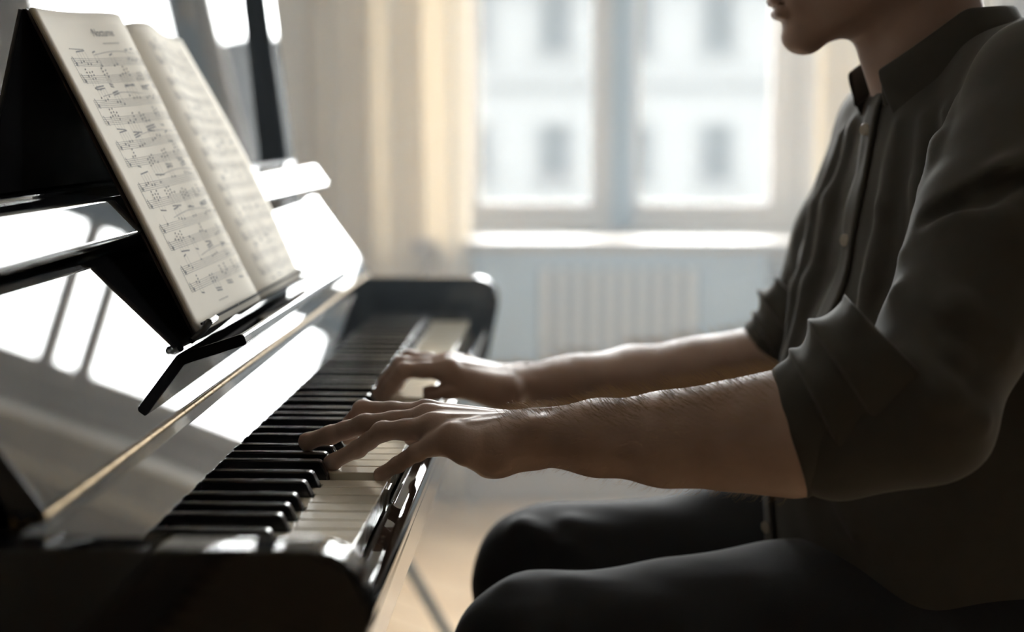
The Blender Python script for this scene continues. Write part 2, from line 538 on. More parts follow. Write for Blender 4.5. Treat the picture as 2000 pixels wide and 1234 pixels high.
for yk in (Y0 + .0, Y1 + .0):
    box('toe_block', -.47, -.30, yk - .026, yk + .028, .02, .09, piano, LQ, .006)
    for xk in (-.33, -.77):
        bm = bmesh.new()
        add_tube(bm, [(xk, yk - .012, .018), (xk, yk + .014, .018)], .018, 16)
        bm_done(bm, 'caster', piano, M['brass'], 50)

# music ledge on the lid, with its page holders
A0 = B0 + bd * (.2805 * BL)
tip = Vector((-.2619, 0, .8375))
ld = (tip - Vector((A0.x, 0, A0.z))).normalized(); ln = Vector((-ld.z, 0, ld.x))
LA, LB = 1.164, 1.686


def lpt(t, d):
    p = Vector((A0.x, 0, A0.z)) + ld * t + ln * d
    return (p.x, p.z)


LW = (tip - Vector((A0.x, 0, A0.z))).length
ledge = prism('music_ledge', [lpt(-.004, -.0095), lpt(0.0, 0), lpt(LW - .002, 0), lpt(LW, -.002), lpt(LW, -.0085), lpt(LW - .002, -.0095)], LA, LB, piano, LQ, .0012, 3)

# book bottom and top edge lines (X, Z)
BKN, BKS, BKF = 1.206, 1.436, 1.675
bkb = Vector((-.3130, 0, .8285))
bkt = Vector((-.4420, 0, 1.0945))


# ------------------------------------------------------------------ keys
blacks_after = {0: .004, 2: -.0035, 3: .0035, 5: -.004, 6: 0.0, 7: .004}   # letter A=0, B=1, C=2 ... : offset of the sharp above it
letters = ['a', 'b', 'c', 'd', 'e', 'f', 'g']
# a sharp stands above A (0), C (2), D (3), F (5), G (6)
sharp = {0: .004, 2: -.0035, 3: .0035, 5: -.004, 6: 0.0}
XFW, XT = -.1440, -.2785


def white_mesh(letter, lowcut, highcut):
    """outline in Y (0..KW) and X with the notches for the sharps"""
    g = .0008
    hb = .0062
    yl, yh = g, KW - g
    ylt = yl if lowcut is None else lowcut + hb
    yht = yh if highcut is None else KW + highcut - hb
    XN = -.1935
    pts = [(XFW, yl), (XFW, yh), (XN, yh)]
    if yht != yh: pts.append((XN, yht))
    pts += [(XT, yht), (XT, ylt)]
    if ylt != yl: pts.append((XN, ylt))
    pts.append((XN, yl))
    bm = bmesh.new()
    zt, zb = .725, .7035
    a = [bm.verts.new((x, y, zt)) for x, y in pts]
    b = [bm.verts.new((x - (.003 if x == XFW else 0), y, zb)) for x, y in pts]
    bm.faces.new(a); bm.faces.new(b[::-1])
    n = len(pts)
    for i in range(n):
        bm.faces.new((a[i], b[i], b[(i + 1) % n], a[(i + 1) % n]))
    bmesh.ops.recalc_face_normals(bm, faces=bm.faces)
    ed = [e for e in bm.edges if all(v.co.z > zt - 1e-4 for v in e.verts)]
    bmesh.ops.bevel(bm, geom=ed, offset=.0009, segments=2, profile=.5, affect='EDGES')
    me = bpy.data.meshes.new('white_key_' + letter); bm.to_mesh(me); bm.free()
    me.materials.append(M['ivory']); smooth(me, 20)
    return me


def black_mesh():
    bm = bmesh.new()
    h0, h1 = .0055, .0046
    zb, zt = .7195, .7370
    prof = [(-.2785, zb), (-.2785, zt), (-.2015, zt), (-.1990, zt - .0014), (-.1945, .7255), (-.1942, zb)]
    a = [bm.verts.new((x, -(h1 if z > .73 else h0), z)) for x, z in prof]
    b = [bm.verts.new((x, (h1 if z > .73 else h0), z)) for x, z in prof]
    bm.faces.new(a); bm.faces.new(b[::-1])
    n = len(prof)
    for i in range(n):
        bm.faces.new((a[i], b[i], b[(i + 1) % n], a[(i + 1) % n]))
    bmesh.ops.recalc_face_normals(bm, faces=bm.faces)
    ed = [e for e in bm.edges if all(v.co.z > .7245 for v in e.verts)]
    bmesh.ops.bevel(bm, geom=ed, offset=.0017, segments=3, profile=.5, affect='EDGES')
    me = bpy.data.meshes.new('black_key'); bm.to_mesh(me); bm.free()
    me.materials.append(M['ebony']); smooth(me, 60)
    return me


wm = {}
bmsh = black_mesh()
PRESSED = {12: .0075, 26: .007}
inv_p = Matrix.Translation(-Vector(piano.location))
for i in range(52):
    L = i % 7
    low = sharp.get((L - 1) % 7) if i > 0 else None
    high = sharp.get(L) if i < 51 else None
    key = (L, low is None, high is None)
    if key not in wm:
        wm[key] = white_mesh(letters[L], low, high)
    o = bpy.data.objects.new('white_key', wm[key]); COL.objects.link(o); o.parent = piano; o.matrix_parent_inverse = inv_p
    o.location = (0, K0 + i * KW, random.uniform(-.0003, .0002))
    if i in PRESSED:
        a = PRESSED[i] / .25
        o.rotation_euler = (0, a, 0)            # turns about the balance rail, far behind the name board
        piv = Vector((-.394, 0, .70))
        R = Matrix.Rotation(a, 3, 'Y')
        o.location = Vector((0, K0 + i * KW, 0)) + piv - R @ piv
    if L in sharp and i < 51:
        o = bpy.data.objects.new('black_key', bmsh); COL.objects.link(o); o.parent = piano; o.matrix_parent_inverse = inv_p
        o.location = (0, K0 + (i + 1) * KW + sharp[L], random.uniform(-.0003, .0002))
        wn(o)

# ------------------------------------------------------------------ open music book on the ledge
book = tag(empty('music_book', (-.36, BKS, .8285)), 'open book of sheet music standing on the piano ledge', 'sheet music')
pd = (bkt - bkb); PH = pd.length; pdn = pd.normalized()
pn = Vector((pdn.z, 0, -pdn.x))            # towards the reader
if pn.x < 0: pn = -pn


def page_pt(side, u, v, off=0.0):
    """side 0 = page nearer the camera, u from outer edge to spine, v from foot to head"""
    u_ = min(max(u, 0), 1)
    if side == 0:
        y = BKN + (BKS - BKN) * u
        h = .0135 * math.sin(math.pi * min(1, u_ ** 2.6)) + .004 * math.sin(math.pi * u_) + .0015 * math.sin(5 * u_ + 3 * v)
    else:
        y = BKF + (BKS - BKF) * u
        h = .0100 * math.sin(math.pi * min(1, u_ ** 3.0)) + .005 * math.sin(math.pi * u_) * (1 - .5 * v) + .0025 * math.sin(4 * v + 5 * u_) + .003 * (1 - u_) * math.sin(3 * v)
    h += .0045 + off
    p = bkb + pd * v + pn * h
    return Vector((p.x, y, p.z))


def page(side):
    bm = bmesh.new(); nu, nv = 40, 24
    vs = [[bm.verts.new(page_pt(side, (i / nu) ** .8, j / nv)) for i in range(nu + 1)] for j in range(nv + 1)]
    for j in range(nv):
        for i in range(nu):
            bm.faces.new((vs[j][i], vs[j][i + 1], vs[j + 1][i + 1], vs[j + 1][i]))
    o = bm_done(bm, 'page', book, M['paper'], 80)
    me = o.data
    # normals towards the reader
    nrm = sum((Vector(p.normal) for p in me.polygons), Vector())
    if nrm.dot(pn) < 0: me.flip_normals()
    md = o.modifiers.new('sheets', 'SOLIDIFY'); md.thickness = .0028; md.offset = -1
    return o


pages = [page(0), page(1)]
bm = bmesh.new()
cov = [(BKN - .002, 0), (BKF + .002, 0), (BKF + .002, 1.003), (BKN - .002, 1.003)]
qa = [bm.verts.new(Vector(((bkb + pd * v).x, y, (bkb + pd * v).z))) for y, v in cov]
qb = [bm.verts.new(q.co + pn * .0012) for q in qa]
bm.faces.new(qa); bm.faces.new(qb[::-1])
for i in range(4):
    bm.faces.new((qa[i], qb[i], qb[(i + 1) % 4], qa[(i + 1) % 4]))
bm_done(bm, 'cover', book, M['cover'])

# flat print: staves, notes and heading laid on the paper
rp = random.Random(21)


def quad(bm, side, u0, v0, u1, v1, th, vert=False):
    """a stroke on the page between two points; th in metres"""
    W_ = BKS - BKN
    du, dv = (u1 - u0) * W_, (v1 - v0) * PH
    L = math.hypot(du, dv) or 1e-6
    nx, nv_ = -dv / L * th / 2 / W_, du / L * th / 2 / PH
    n = max(1, int(abs(u1 - u0) / .05))
    prev = None
    for k in range(n + 1):
        t = k / n
        u, v = u0 + (u1 - u0) * t, v0 + (v1 - v0) * t
        a = bm.verts.new(page_pt(side, u + nx, v + nv_, .0002)); b = bm.verts.new(page_pt(side, u - nx, v - nv_, .0002))
        if prev: bm.faces.new((prev[0], a, b, prev[1]))
        prev = (a, b)


def dot(bm, side, u, v, r, ang=.4):
    W_ = BKS - BKN
    vs = []
    for k in range(8):
        a = 2 * math.pi * k / 8
        x, y = r * 1.25 * math.cos(a), r * .85 * math.sin(a)
        vs.append(bm.verts.new(page_pt(side, u + (x * math.cos(ang) - y * math.sin(ang)) / W_, v + (x * math.sin(ang) + y * math.cos(ang)) / PH, .0003)))
    bm.faces.new(vs)


for side in (0, 1):
    # reading direction on both pages runs from the near edge to the far edge
    def U(s, side=side):
        return s if side == 0 else 1 - s
    bm = bmesh.new()
    SP = .0017 / PH
    tops = [.850, .718, .586, .454, .322, .190] if side == 0 else [.925, .795, .665, .535, .405, .275, .145]
    x0, x1 = (.13, .90)
    for si, vt in enumerate(tops):
        for staff in (0, 1):
            vb = vt - staff * .054
            for l in range(5):
                quad(bm, side, U(x0), vb - l * SP, U(x1), vb - l * SP, .00028)
            for xb in (x0, x0 + .26, x0 + .52, x1):
                quad(bm, side, U(xb), vb, U(xb), vb - 4 * SP, .0003)
            # clef
            quad(bm, side, U(x0 + .015), vb + SP, U(x0 + .035), vb - 4.5 * SP, .0009)
            dot(bm, side, U(x0 + .03), vb - 3 * SP, .0016)
            ng = 5
            for gidx in range(ng):
                xs = x0 + .09 + gidx * .145 + rp.uniform(-.01, .01)
                cnt = rp.choice((2, 3, 3, 4)) if staff else rp.choice((1, 2, 3, 4))
                base = rp.uniform(-1, 4)
                st = []
                for q in range(cnt):
                    xq = xs + q * .028
                    vq = vb - (base + rp.uniform(-1.3, 1.3)) * SP
                    dot(bm, side, U(xq), vq, .00115)
                    up = 5.5 * SP if staff == 0 or rp.random() < .3 else -6.5 * SP
                    st.append((xq, vq))
                    if staff and rp.random() < .7:
                        for kk in (1, 2):
                            dot(bm, side, U(xq), vq + kk * 1.8 * SP, .00105)
                if cnt > 1:
                    dirn = -1 if staff else 1
                    vbm = (min if staff else max)(s_[1] for s_ in st) + dirn * 5.2 * SP
                    for (xq, vq) in st:
                        quad(bm, side, U(xq), vq, U(xq), vbm, .00035)
                    quad(bm, side, U(st[0][0]), vbm, U(st[-1][0]), vbm + dirn * .8 * SP, .0012)
                    if rp.random() < .4:
                        quad(bm, side, U(st[0][0]), vbm - dirn * 1.3 * SP, U(st[-1][0]), vbm - dirn * .5 * SP, .0010)
                else:
                    quad(bm, side, U(st[0][0]), st[0][1], U(st[0][0]), st[0][1] + 5 * SP, .00035)
        quad(bm, side, U(x0), vt, U(x0), vt - .054 - 4 * SP, .0006)
        # slur over the upper staff
        xa = rp.uniform(.25, .4); pv = None
        for k in range(9):
            t = k / 8
            c_ = (xa + .38 * t, vt + .012 + .010 * math.sin(math.pi * t))
            if pv: quad(bm, side, U(pv[0]), pv[1], U(c_[0]), c_[1], .0004)
            pv = c_
    if side == 0:
        for k in range(9):
            quad(bm, side, .34 + k * .012, .058 - k * .0002, .346 + k * .012, .059, .0008)
        for k in range(12):
            quad(bm, side, .50 + k * .012, .898, .507 + k * .012, .899, .0009)
        for k in range(10):
            quad(bm, side, .16 + k * .014, .880, .168 + k * .014, .880, .0008)
    o = bm_done(bm, 'printed_music', pages[side], M['ink'])
    o['kind'] = 'stuff'
# heading
cu = bpy.data.curves.new('heading', 'FONT'); cu.body = 'Nocturne'; cu.size = 1.0; cu.align_x = 'CENTER'; cu.resolution_u = 3
to = bpy.data.objects.new('heading', cu); COL.objects.link(to)
dg = bpy.context.evaluated_depsgraph_get()
tm = bpy.data.meshes.new_from_object(to.evaluated_get(dg))
bpy.data.objects.remove(to)
for v in tm.vertices:
    p = page_pt(0, .54 + v.co.x * .0105 / (BKS - BKN), .922 + v.co.y * .0105 / PH, .0003)
    v.co = p
tm.materials.clear()
link('heading', tm, pages[0], M['ink'])

# thin dark rod and two clips that hold the pages at the foot
rodp = [Vector((page_pt(0, .03, .022).x, BKN + .006, page_pt(0, .03, .022).z)) + pn * .004]
for s in (.2, .4, .6, .8, 1.0):
    rodp.append(page_pt(0, s, .022) + pn * .0045 * (1 if s < .9 else 1.6))
for s in (.75, .5, .25, .05):
    rodp.append(page_pt(1, s, .022) + pn * .0045)
tube('page_rod', rodp, .0011, ledge, mat('blackened_wire', (.01, .01, .01), .8, spec=.1), 6)
p0 = Vector((lpt(.004, .005)[0], BKN - .006, lpt(.004, .005)[1]))
p1 = rodp[0] + Vector((.002, .010, 0))
clip = tube('page_clip', [p0, p0 + (p1 - p0) * .5 + Vector((.003, 0, 0)), p1 + Vector((.002, 0, 0))], .0030, ledge, M['satin'], 10)
tube('clip_tip', [p1 + Vector((.002, -.001, 0)), p1 + Vector((.004, .012, .002))], .0034, ledge, M['steel'], 10)
q1 = page_pt(1, .20, .022) + pn * .0050
tube('clip_tip', [q1, q1 + Vector((.002, .012, .001))], .0034, ledge, M['steel'], 10)

# ------------------------------------------------------------------ bench and stool
bench = tag(empty('piano_bench', (.50, 1.38, 0)), 'black padded piano bench the man sits on', 'bench')
box('seat_pad', .30, .68, 1.08, 1.70, .385, .448, bench, M['leather'], .018, 4)
box('apron', .315, .665, 1.10, 1.68, .32, .385, bench, M['satin'], .003)
for x in (.335, .645):
    for y in (1.12, 1.66):
        box('leg', x - .022, x + .022, y - .022, y + .022, 0, .32, bench, M['satin'], .003)
stool = tag(empty('footstool', (-.46, 2.62, 0)), 'low stool with slanted grey metal legs on the parquet beyond the keyboard', 'stool')
bm = bmesh.new(); add_tube(bm, [(-.46, 2.62, .33), (-.46, 2.62, .36), (-.46, 2.62, .362)], [.13, .13, .12], 28)
bm_done(bm, 'seat', stool, M['satin'], 40)
for a in (0, 90, 180, 270):
    c_, s_ = math.cos(math.radians(a)), math.sin(math.radians(a))
    tube('leg', [(-.46 + .09 * c_, 2.62 + .09 * s_, .335), (-.46 + .27 * c_, 2.62 + .12 * s_, .008)], .010, stool, M['darkmetal'], 10)

# ------------------------------------------------------------------ organic surfaces: blended solids on a grid, skinned with quads
V = lambda *a: np.array(a, dtype=np.float32)


class Blob:
    def __init__(self, lo, hi, h):
        self.lo = np.array(lo, np.float32); self.h = h
        self.n = np.ceil((np.array(hi) - np.array(lo)) / h).astype(int) + 1
        self.F = np.full(self.n, 0.5, np.float32)

    def sl(self, mn, mx):
        a = np.clip(np.floor((mn - self.lo) / self.h).astype(int), 0, self.n)
        b = np.clip(np.ceil((mx - self.lo) / self.h).astype(int) + 1, 0, self.n)
        if (b <= a).any(): return None, None
        g = [self.lo[i] + self.h * np.arange(a[i], b[i], dtype=np.float32) for i in range(3)]
        return tuple(slice(a[i], b[i]) for i in range(3)), np.meshgrid(*g, indexing='ij', sparse=True)

    def mix(self, s, d, k, mode):
        f = self.F[s]
        if mode == 'sub':
            d = -d
            h = np.clip(.5 - .5 * (f - d) / k, 0, 1) if k > 0 else None
            self.F[s] = np.maximum(f, d) if k <= 0 else f * (1 - h) + d * h + k * h * (1 - h)
            return
        if k <= 0:
            self.F[s] = np.minimum(f, d); return
        h = np.clip(.5 + .5 * (f - d) / k, 0, 1)
        self.F[s] = f * (1 - h) + d * h - k * h * (1 - h)

    def cap(self, a, b, ra, rb, k=.004, flat=None, mode='add'):
        """tapered capsule; flat = (axis, factor) squeezes it along an axis"""
        a = np.array(a, np.float32); b = np.array(b, np.float32)
        R = max(ra, rb) * (1 if flat is None else max(1, flat[1])) + 2.2 * max(k, .001) + self.h * 2
        s, P = self.sl(np.minimum(a, b) - R, np.maximum(a, b) + R)
        if s is None: return
        p = [P[i] - a[i] for i in range(3)]
        ab = b - a
        if flat is not None:
            n = np.array(flat[0], np.float32); n /= np.linalg.norm(n); q = 1 / flat[1] - 1
            dn = p[0] * n[0] + p[1] * n[1] + p[2] * n[2]
            p = [p[i] + dn * (q * n[i]) for i in range(3)]
            ab = ab + n * (ab @ n) * q
        L2 = max(float(ab @ ab), 1e-9)
        t = np.clip((p[0] * ab[0] + p[1] * ab[1] + p[2] * ab[2]) / L2, 0, 1)
        d = np.sqrt((p[0] - t * ab[0]) ** 2 + (p[1] - t * ab[1]) ** 2 + (p[2] - t * ab[2]) ** 2) - (ra + (rb - ra) * t)
        if flat is not None and flat[1] < 1: d = d * (0.5 + 0.5 * flat[1])
        self.mix(s, d.astype(np.float32), k, mode)

    def chain(self, pts, rs, k=.003, flat=None, mode='add'):
        for i in range(len(pts) - 1):
            self.cap(pts[i], pts[i + 1], rs[i], rs[i + 1], k, flat, mode)

    def ell(self, c, r, k=.004, R=None, mode='add'):
        c = np.array(c, np.float32); r = np.array(r, np.float32)
        e = max(r) + 2.2 * k + 2 * self.h
        s, P = self.sl(c - e, c + e)
        if s is None: return
        p = [P[i] - c[i] for i in range(3)]
        if R is not None:
            R = np.array(R, np.float32)
            p = [p[0] * R[i, 0] + p[1] * R[i, 1] + p[2] * R[i, 2] for i in range(3)]
        k0 = np.sqrt((p[0] / r[0]) ** 2 + (p[1] / r[1]) ** 2 + (p[2] / r[2]) ** 2)
        k1 = np.sqrt((p[0] / r[0] ** 2) ** 2 + (p[1] / r[1] ** 2) ** 2 + (p[2] / r[2] ** 2) ** 2)
        d = k0 * (k0 - 1) / np.maximum(k1, 1e-6)
        self.mix(s, d.astype(np.float32), k, mode)

    def at(self, p):
        q = (np.array(p) - self.lo) / self.h
        i = np.clip(np.floor(q).astype(int), 0, self.n - 2); f = np.clip(q - i, 0, 1)
        v = 0.0
        for a in (0, 1):
            for b in (0, 1):
                for c in (0, 1):
                    v += self.F[i[0] + a, i[1] + b, i[2] + c] * (f[0] if a else 1 - f[0]) * (f[1] if b else 1 - f[1]) * (f[2] if c else 1 - f[2])
        return v

    def snap(self, p, d, far=.3):
        """first surface met from p along d"""
        p = np.array(p, float); d = np.array(d, float); d /= np.linalg.norm(d)
        t = 0.0
        while t < far:
            if self.at(p + d * t) < 0:
                for _ in range(8):
                    t -= self.h * .12
                    if self.at(p + d * t) > 0: break
                return p + d * t
            t += self.h * .8
        return None

    def grad(self, p):
        e = self.h
        g = np.array([self.at(p + np.array(v) * e) - self.at(p - np.array(v) * e) for v in ((1, 0, 0), (0, 1, 0), (0, 0, 1))])
        return g / (np.linalg.norm(g) + 1e-9)

    def mesh(self):
        F, n = self.F, self.n
        S = F < 0
        cnt = np.zeros(n - 1, np.uint8)
        for a in (0, 1):
            for b in (0, 1):
                for c in (0, 1):
                    cnt += S[a:n[0] - 1 + a, b:n[1] - 1 + b, c:n[2] - 1 + c]
        act = np.argwhere((cnt > 0) & (cnt < 8))
        ids = np.full(n - 1, -1, np.int32)
        ids[act[:, 0], act[:, 1], act[:, 2]] = np.arange(len(act))
        cor = {}
        for a in (0, 1):
            for b in (0, 1):
                for c in (0, 1):
                    cor[(a, b, c)] = F[act[:, 0] + a, act[:, 1] + b, act[:, 2] + c]
        acc = np.zeros((len(act), 3)); num = np.zeros(len(act))
        keys = list(cor)
        for i, ka in enumerate(keys):
            for kb in keys[i + 1:]:
                if sum(abs(np.array(ka) - np.array(kb))) != 1: continue
                fa, fb = cor[ka], cor[kb]
                m = (fa < 0) != (fb < 0)
                t = np.where(m, fa / np.where(m, fa - fb, 1), 0)
                pos = np.array(ka) + t[:, None] * (np.array(kb) - np.array(ka))
                acc += np.where(m[:, None], pos, 0); num += m
        verts = self.lo + self.h * (act + acc / num[:, None])
        quads = []
        for ax in range(3):
            u, v = [(1, 2), (2, 0), (0, 1)][ax]
            sa = [slice(None)] * 3; sb = [slice(None)] * 3
            sa[ax] = slice(0, n[ax] - 1); sb[ax] = slice(1, n[ax])
            A, B = S[tuple(sa)], S[tuple(sb)]
            for sign in (True, False):
                e = np.argwhere(A & ~B) if sign else np.argwhere(~A & B)
                e = e[(e[:, u] > 0) & (e[:, v] > 0) & (e[:, u] < n[u] - 1) & (e[:, v] < n[v] - 1)]
                if not len(e): continue
                def cell(du, dv):
                    q = e.copy(); q[:, u] -= du; q[:, v] -= dv
                    return ids[q[:, 0], q[:, 1], q[:, 2]]
                q = np.stack([cell(1, 1), cell(0, 1), cell(0, 0), cell(1, 0)], 1)
                quads.append(q if sign else q[:, ::-1])
        return verts, np.concatenate(quads)


def np_mesh(name, verts, quads):
    me = bpy.data.meshes.new(name)
    me.vertices.add(len(verts)); me.vertices.foreach_set('co', np.asarray(verts, np.float32).ravel())
    me.loops.add(quads.size); me.loops.foreach_set('vertex_index', quads.astype(np.int32).ravel())
    me.polygons.add(len(quads))
    me.polygons.foreach_set('loop_start', np.arange(0, quads.size, 4, dtype=np.int32))
    me.update(calc_edges=True); me.validate()
    smooth(me)
    return me


def relax(verts, quads, it=2, lam=.5):
    v = verts.copy()
    e = np.concatenate([quads[:, [0, 1]], quads[:, [1, 2]], quads[:, [2, 3]], quads[:, [3, 0]]])
    for _ in range(it):
        acc = np.zeros_like(v); c = np.zeros(len(v))
        for k in (0, 1):
            np.add.at(acc, e[:, k], v[e[:, 1 - k]]); np.add.at(c, e[:, k], 1)
        v = v + lam * (acc / np.maximum(c, 1)[:, None] - v)
    return v


M['skin'] = mat('skin', (0.47, 0.335, 0.275), 0.46, noise=(38, .3, (0.40, 0.27, 0.215)), bump=(420, .25, .0009), sub=.06)
M['nail'] = mat('fingernail', (0.46, 0.30, 0.24), 0.3)
M['lips'] = mat('lip', (0.30, 0.13, 0.11), 0.45)
M['shirt'] = mat('olive_grey_cotton', (0.056, 0.052, 0.043), 0.8, sheen=.18, noise=(70, .3, (0.047, 0.044, 0.036)), bump=(900, .25, .0006))
M['trousers'] = mat('dark_navy_cotton', (0.0125, 0.0135, 0.018), 0.85, sheen=.12, bump=(700, .25, .0006))
M['button'] = mat('horn_button', (0.34, 0.30, 0.24), 0.3)
M['hair'] = mat('brown_hair', (0.035, 0.022, 0.014), 0.5, bump=(220, .6, .003))
M['armhair'] = mat('arm_hair', (0.42, 0.30, 0.18), 0.4)
M['shoe'] = mat('black_shoe_leather', (0.012, 0.01, 0.009), 0.3)

# ---- joints (metres, world)
LH = dict(wrist=V(-.0297, 1.157, .7562), hyp=V(-.0642, 1.139, .7446), cuff=V(.1656, 1.105, .7716), mid=V(.0731, 1.130, .7620), elbow=V(.2376, 1.085, .7840),
          i=[V(-.1200, 1.200, .7660), V(-.1750, 1.222, .7645), V(-.1870, 1.232, .7500), V(-.1885, 1.235, .7395)],
          m=[V(-.1170, 1.178, .7665), V(-.1688, 1.190, .7588), V(-.1980, 1.192, .7495), V(-.2165, 1.191, .7445)],
          r=[V(-.1105, 1.156, .7637), V(-.1517, 1.168, .7580), V(-.1727, 1.174, .7420), V(-.1935, 1.1735, .7312)],
          p=[V(-.0930, 1.135, .7597), V(-.1215, 1.143, .7465), V(-.1374, 1.150, .7350), V(-.1508, 1.154, .7262)],
          t=[V(-.042, 1.186, .748), V(-.075, 1.222, .742), V(-.110, 1.245, .739), V(-.136, 1.252, .7345)])
RH = dict(wrist=V(-.0583, 1.507, .7345), hyp=V(-.085, 1.530, .728), cuff=V(.209, 1.610, .7334), mid=V(.0675, 1.560, .7325), elbow=V(.262, 1.632, .737),
          i=[V(-.1244, 1.457, .7597), V(-.1669, 1.452, .7597), V(-.1801, 1.450, .7440), V(-.1874, 1.450, .7325)],
          m=[V(-.1285, 1.480, .7590), V(-.1714, 1.478, .7611), V(-.1875, 1.476, .7440), V(-.1943, 1.475, .7325)],
          r=[V(-.1272, 1.502, .7580), V(-.1674, 1.503, .7640), V(-.1833, 1.502, .7469), V(-.1906, 1.500, .7325)],
          p=[V(-.1215, 1.523, .7540), V(-.1571, 1.526, .7587), V(-.1728, 1.526, .7451), V(-.1814, 1.525, .7325)],
          t=[V(-.0675, 1.477, .7319), V(-.0952, 1.463, .7405), V(-.1195, 1.458, .7395), V(-.1400, 1.457, .7350)])
FR = dict(i=(.0095, .0083, .0072, .0064), m=(.0098, .0086, .0074, .0066), r=(.0093, .0080, .0069, .0062), p=(.0085, .0070, .0061, .0056), t=(.0125, .0105, .0095, .0085))


def arm(H, lo, hi, h, seed):
    rnd = np.random.RandomState(seed)
    P = Blob(lo, hi, h)
    up = V(0, 0, 1)
    w = H['wrist']
    # forearm: flattened towards the wrist
    ax = (H['elbow'] - w) / np.linalg.norm(H['elbow'] - w)
    side = np.cross(up, ax); side /= np.linalg.norm(side)          # across the arm
    upv = np.cross(ax, side)
    rad = [(w, .0215), (w + (H['mid'] - w) * .45, .0235), (H['mid'], .0265), ((H['mid'] + H['cuff']) / 2, .0335), (H['cuff'], .0395), (H['elbow'], .035)]
    P.chain([r[0] for r in rad], [r[1] for r in rad], .020)
    # the wider sides of the wrist: ulna and radius
    for sgn in (-1, 1):
        P.chain([w + side * sgn * .0125 + ax * -.004, w + side * sgn * .0115 + ax * .05, H['mid'] + side * sgn * .010, H['cuff'] + side * sgn * .006], [.0165, .0170, .0225, .034], .014)
    # muscle bellies
    P.cap(w + (H['mid'] - w) * .55 + upv * .004 + side * .006, H['mid'] + upv * .005 + side * .010, .014, .0185, .025)
    P.cap(w + (H['mid'] - w) * .55 - upv * .004, H['mid'] - upv * .006, .0165, .0205, .025)
    P.cap(H['mid'] + upv * .005 + side * .010, H['cuff'] + upv * .009 + side * .008, .0185, .034, .025)
    P.cap(H['mid'] - upv * .006, H['cuff'] - upv * .004, .0205, .034, .025)
    us = -1 if H['p'][0][1] < w[1] else 1                           # the little finger's side
    lside = side * (1 if (side[1] > 0) == (us > 0) else -1)
    P.ell(w + lside * .021 + ax * .012 + upv * .012, (.0115, .0095, .0085), .008)           # ulna knob
    # palm: four metacarpals over a soft pad
    fl = (upv, .82)
    for f, wr in (('i', -.017), ('m', -.006), ('r', .006), ('p', .016)):
        k = H[f][0]
        base = w + lside * wr - ax * .006 + upv * .002
        P.cap(base, k - upv * .0035, .0145, .0120, .014, fl)
        P.cap((base + k) / 2 - upv * .007, k - upv * .010 + ax * .010, .0125, .0100, .010)
    for a, b in (('i', 'm'), ('m', 'r'), ('r', 'p')):
        P.cap((H[a][0] + H[b][0]) / 2 - upv * .005 + ax * .012, w - upv * .003, .0120, .0150, .010)
    P.cap(H['hyp'], H['p'][0] - upv * .010 + ax * .016, .0165, .0105, .012)                  # heel of the hand, little finger side
    P.cap(H['hyp'] + ax * .012, w - upv * .006, .0145, .0150, .012)
    # knuckles and tendons of the back of the hand
    for f, wr in (('i', -.010), ('m', -.003), ('r', .004), ('p', .010)):
        k = H[f][0]
        P.ell(k + upv * .0045, (.0085, .0075, .0065), .006)
        P.cap(w + lside * wr + upv * .0165 - ax * .012, k + upv * .0085, .0022, .0026, .0045)
    P.chain([w + lside * .008 + upv * .019, w + lside * .006 + upv * .0185 - ax * .03, (H['r'][0] + H['p'][0]) / 2 + upv * .0085 + ax * .018], [.0018, .0018, .0016], .004)
    P.chain([w + lside * -.004 + upv * .0215 + ax * .09, w + lside * .000 + upv * .0205 + ax * .045, w + upv * .020], [.0028, .0022, .0018], .006)
    # fingers on a grid of their own so that neighbours stay apart
    Q = Blob(lo, hi, h)
    for f in 'imrp':
        J = H[f]; R = FR[f]
        G = Blob(np.min(J, 0) - .03, np.max(J, 0) + .03, h)
        i0 = np.round((G.lo - Q.lo) / h); G.lo = (Q.lo + i0 * h).astype(np.float32)
        d01 = (J[1] - J[0]); n01 = d01 / np.linalg.norm(d01)
        G.cap(J[0] - n01 * .004, J[0] + d01 * .55, R[0], R[0] * .88, .004)
        G.cap(J[0] + d01 * .5, J[1], R[0] * .86, R[1] * .97, .004)
        G.ell(J[1], (R[1] * 1.10, R[1] * 1.10, R[1] * 1.04), .003)
        m12 = J[1] + (J[2] - J[1]) * .55
        G.cap(J[1], m12, R[1] * .95, R[1] * .88, .003)
        G.cap(m12, J[2], R[1] * .88, R[2], .003)
        G.ell(J[2], (R[2] * 1.07,) * 3, .003)
        e = J[3] + (J[3] - J[2]) / np.linalg.norm(J[3] - J[2]) * R[3] * .12
        G.cap(J[2], e, R[2] * .97, R[3], .003)
        G.ell(J[3] - V(0, 0, .0012), (R[3] * 1.02,) * 3, .004)
        # creases at the joints
        for j in (1, 2):
            t = (J[j + 1] - J[j - 1]); t /= np.linalg.norm(t)
            nrm = np.cross(t, V(0, 1, 0)); nrm = nrm / np.linalg.norm(nrm); nrm *= np.sign(nrm[2]) or 1
            for s_ in (-.0035, 0, .0035):
                q = J[j] + t * s_ + nrm * (R[j] * 1.12)
                G.cap(q - V(0, .004, 0), q + V(0, .004, 0), .0006, .0006, .0012, None, 'sub')
        # copy into the common finger grid
        a = i0.astype(int); lo_ = np.maximum(a, 0); hi_ = np.minimum(a + G.n, Q.n)
        if (hi_ <= lo_).any(): continue
        s = tuple(slice(lo_[q], hi_[q]) for q in range(3)); g = tuple(slice(lo_[q] - a[q], hi_[q] - a[q]) for q in range(3))
        fa, fb = Q.F[s], G.F[g]
        kk = .0010
        hh = np.clip(.5 + .5 * (fa - fb) / kk, 0, 1)
        Q.F[s] = fa * (1 - hh) + fb * hh - kk * hh * (1 - hh)
    kk = .0065
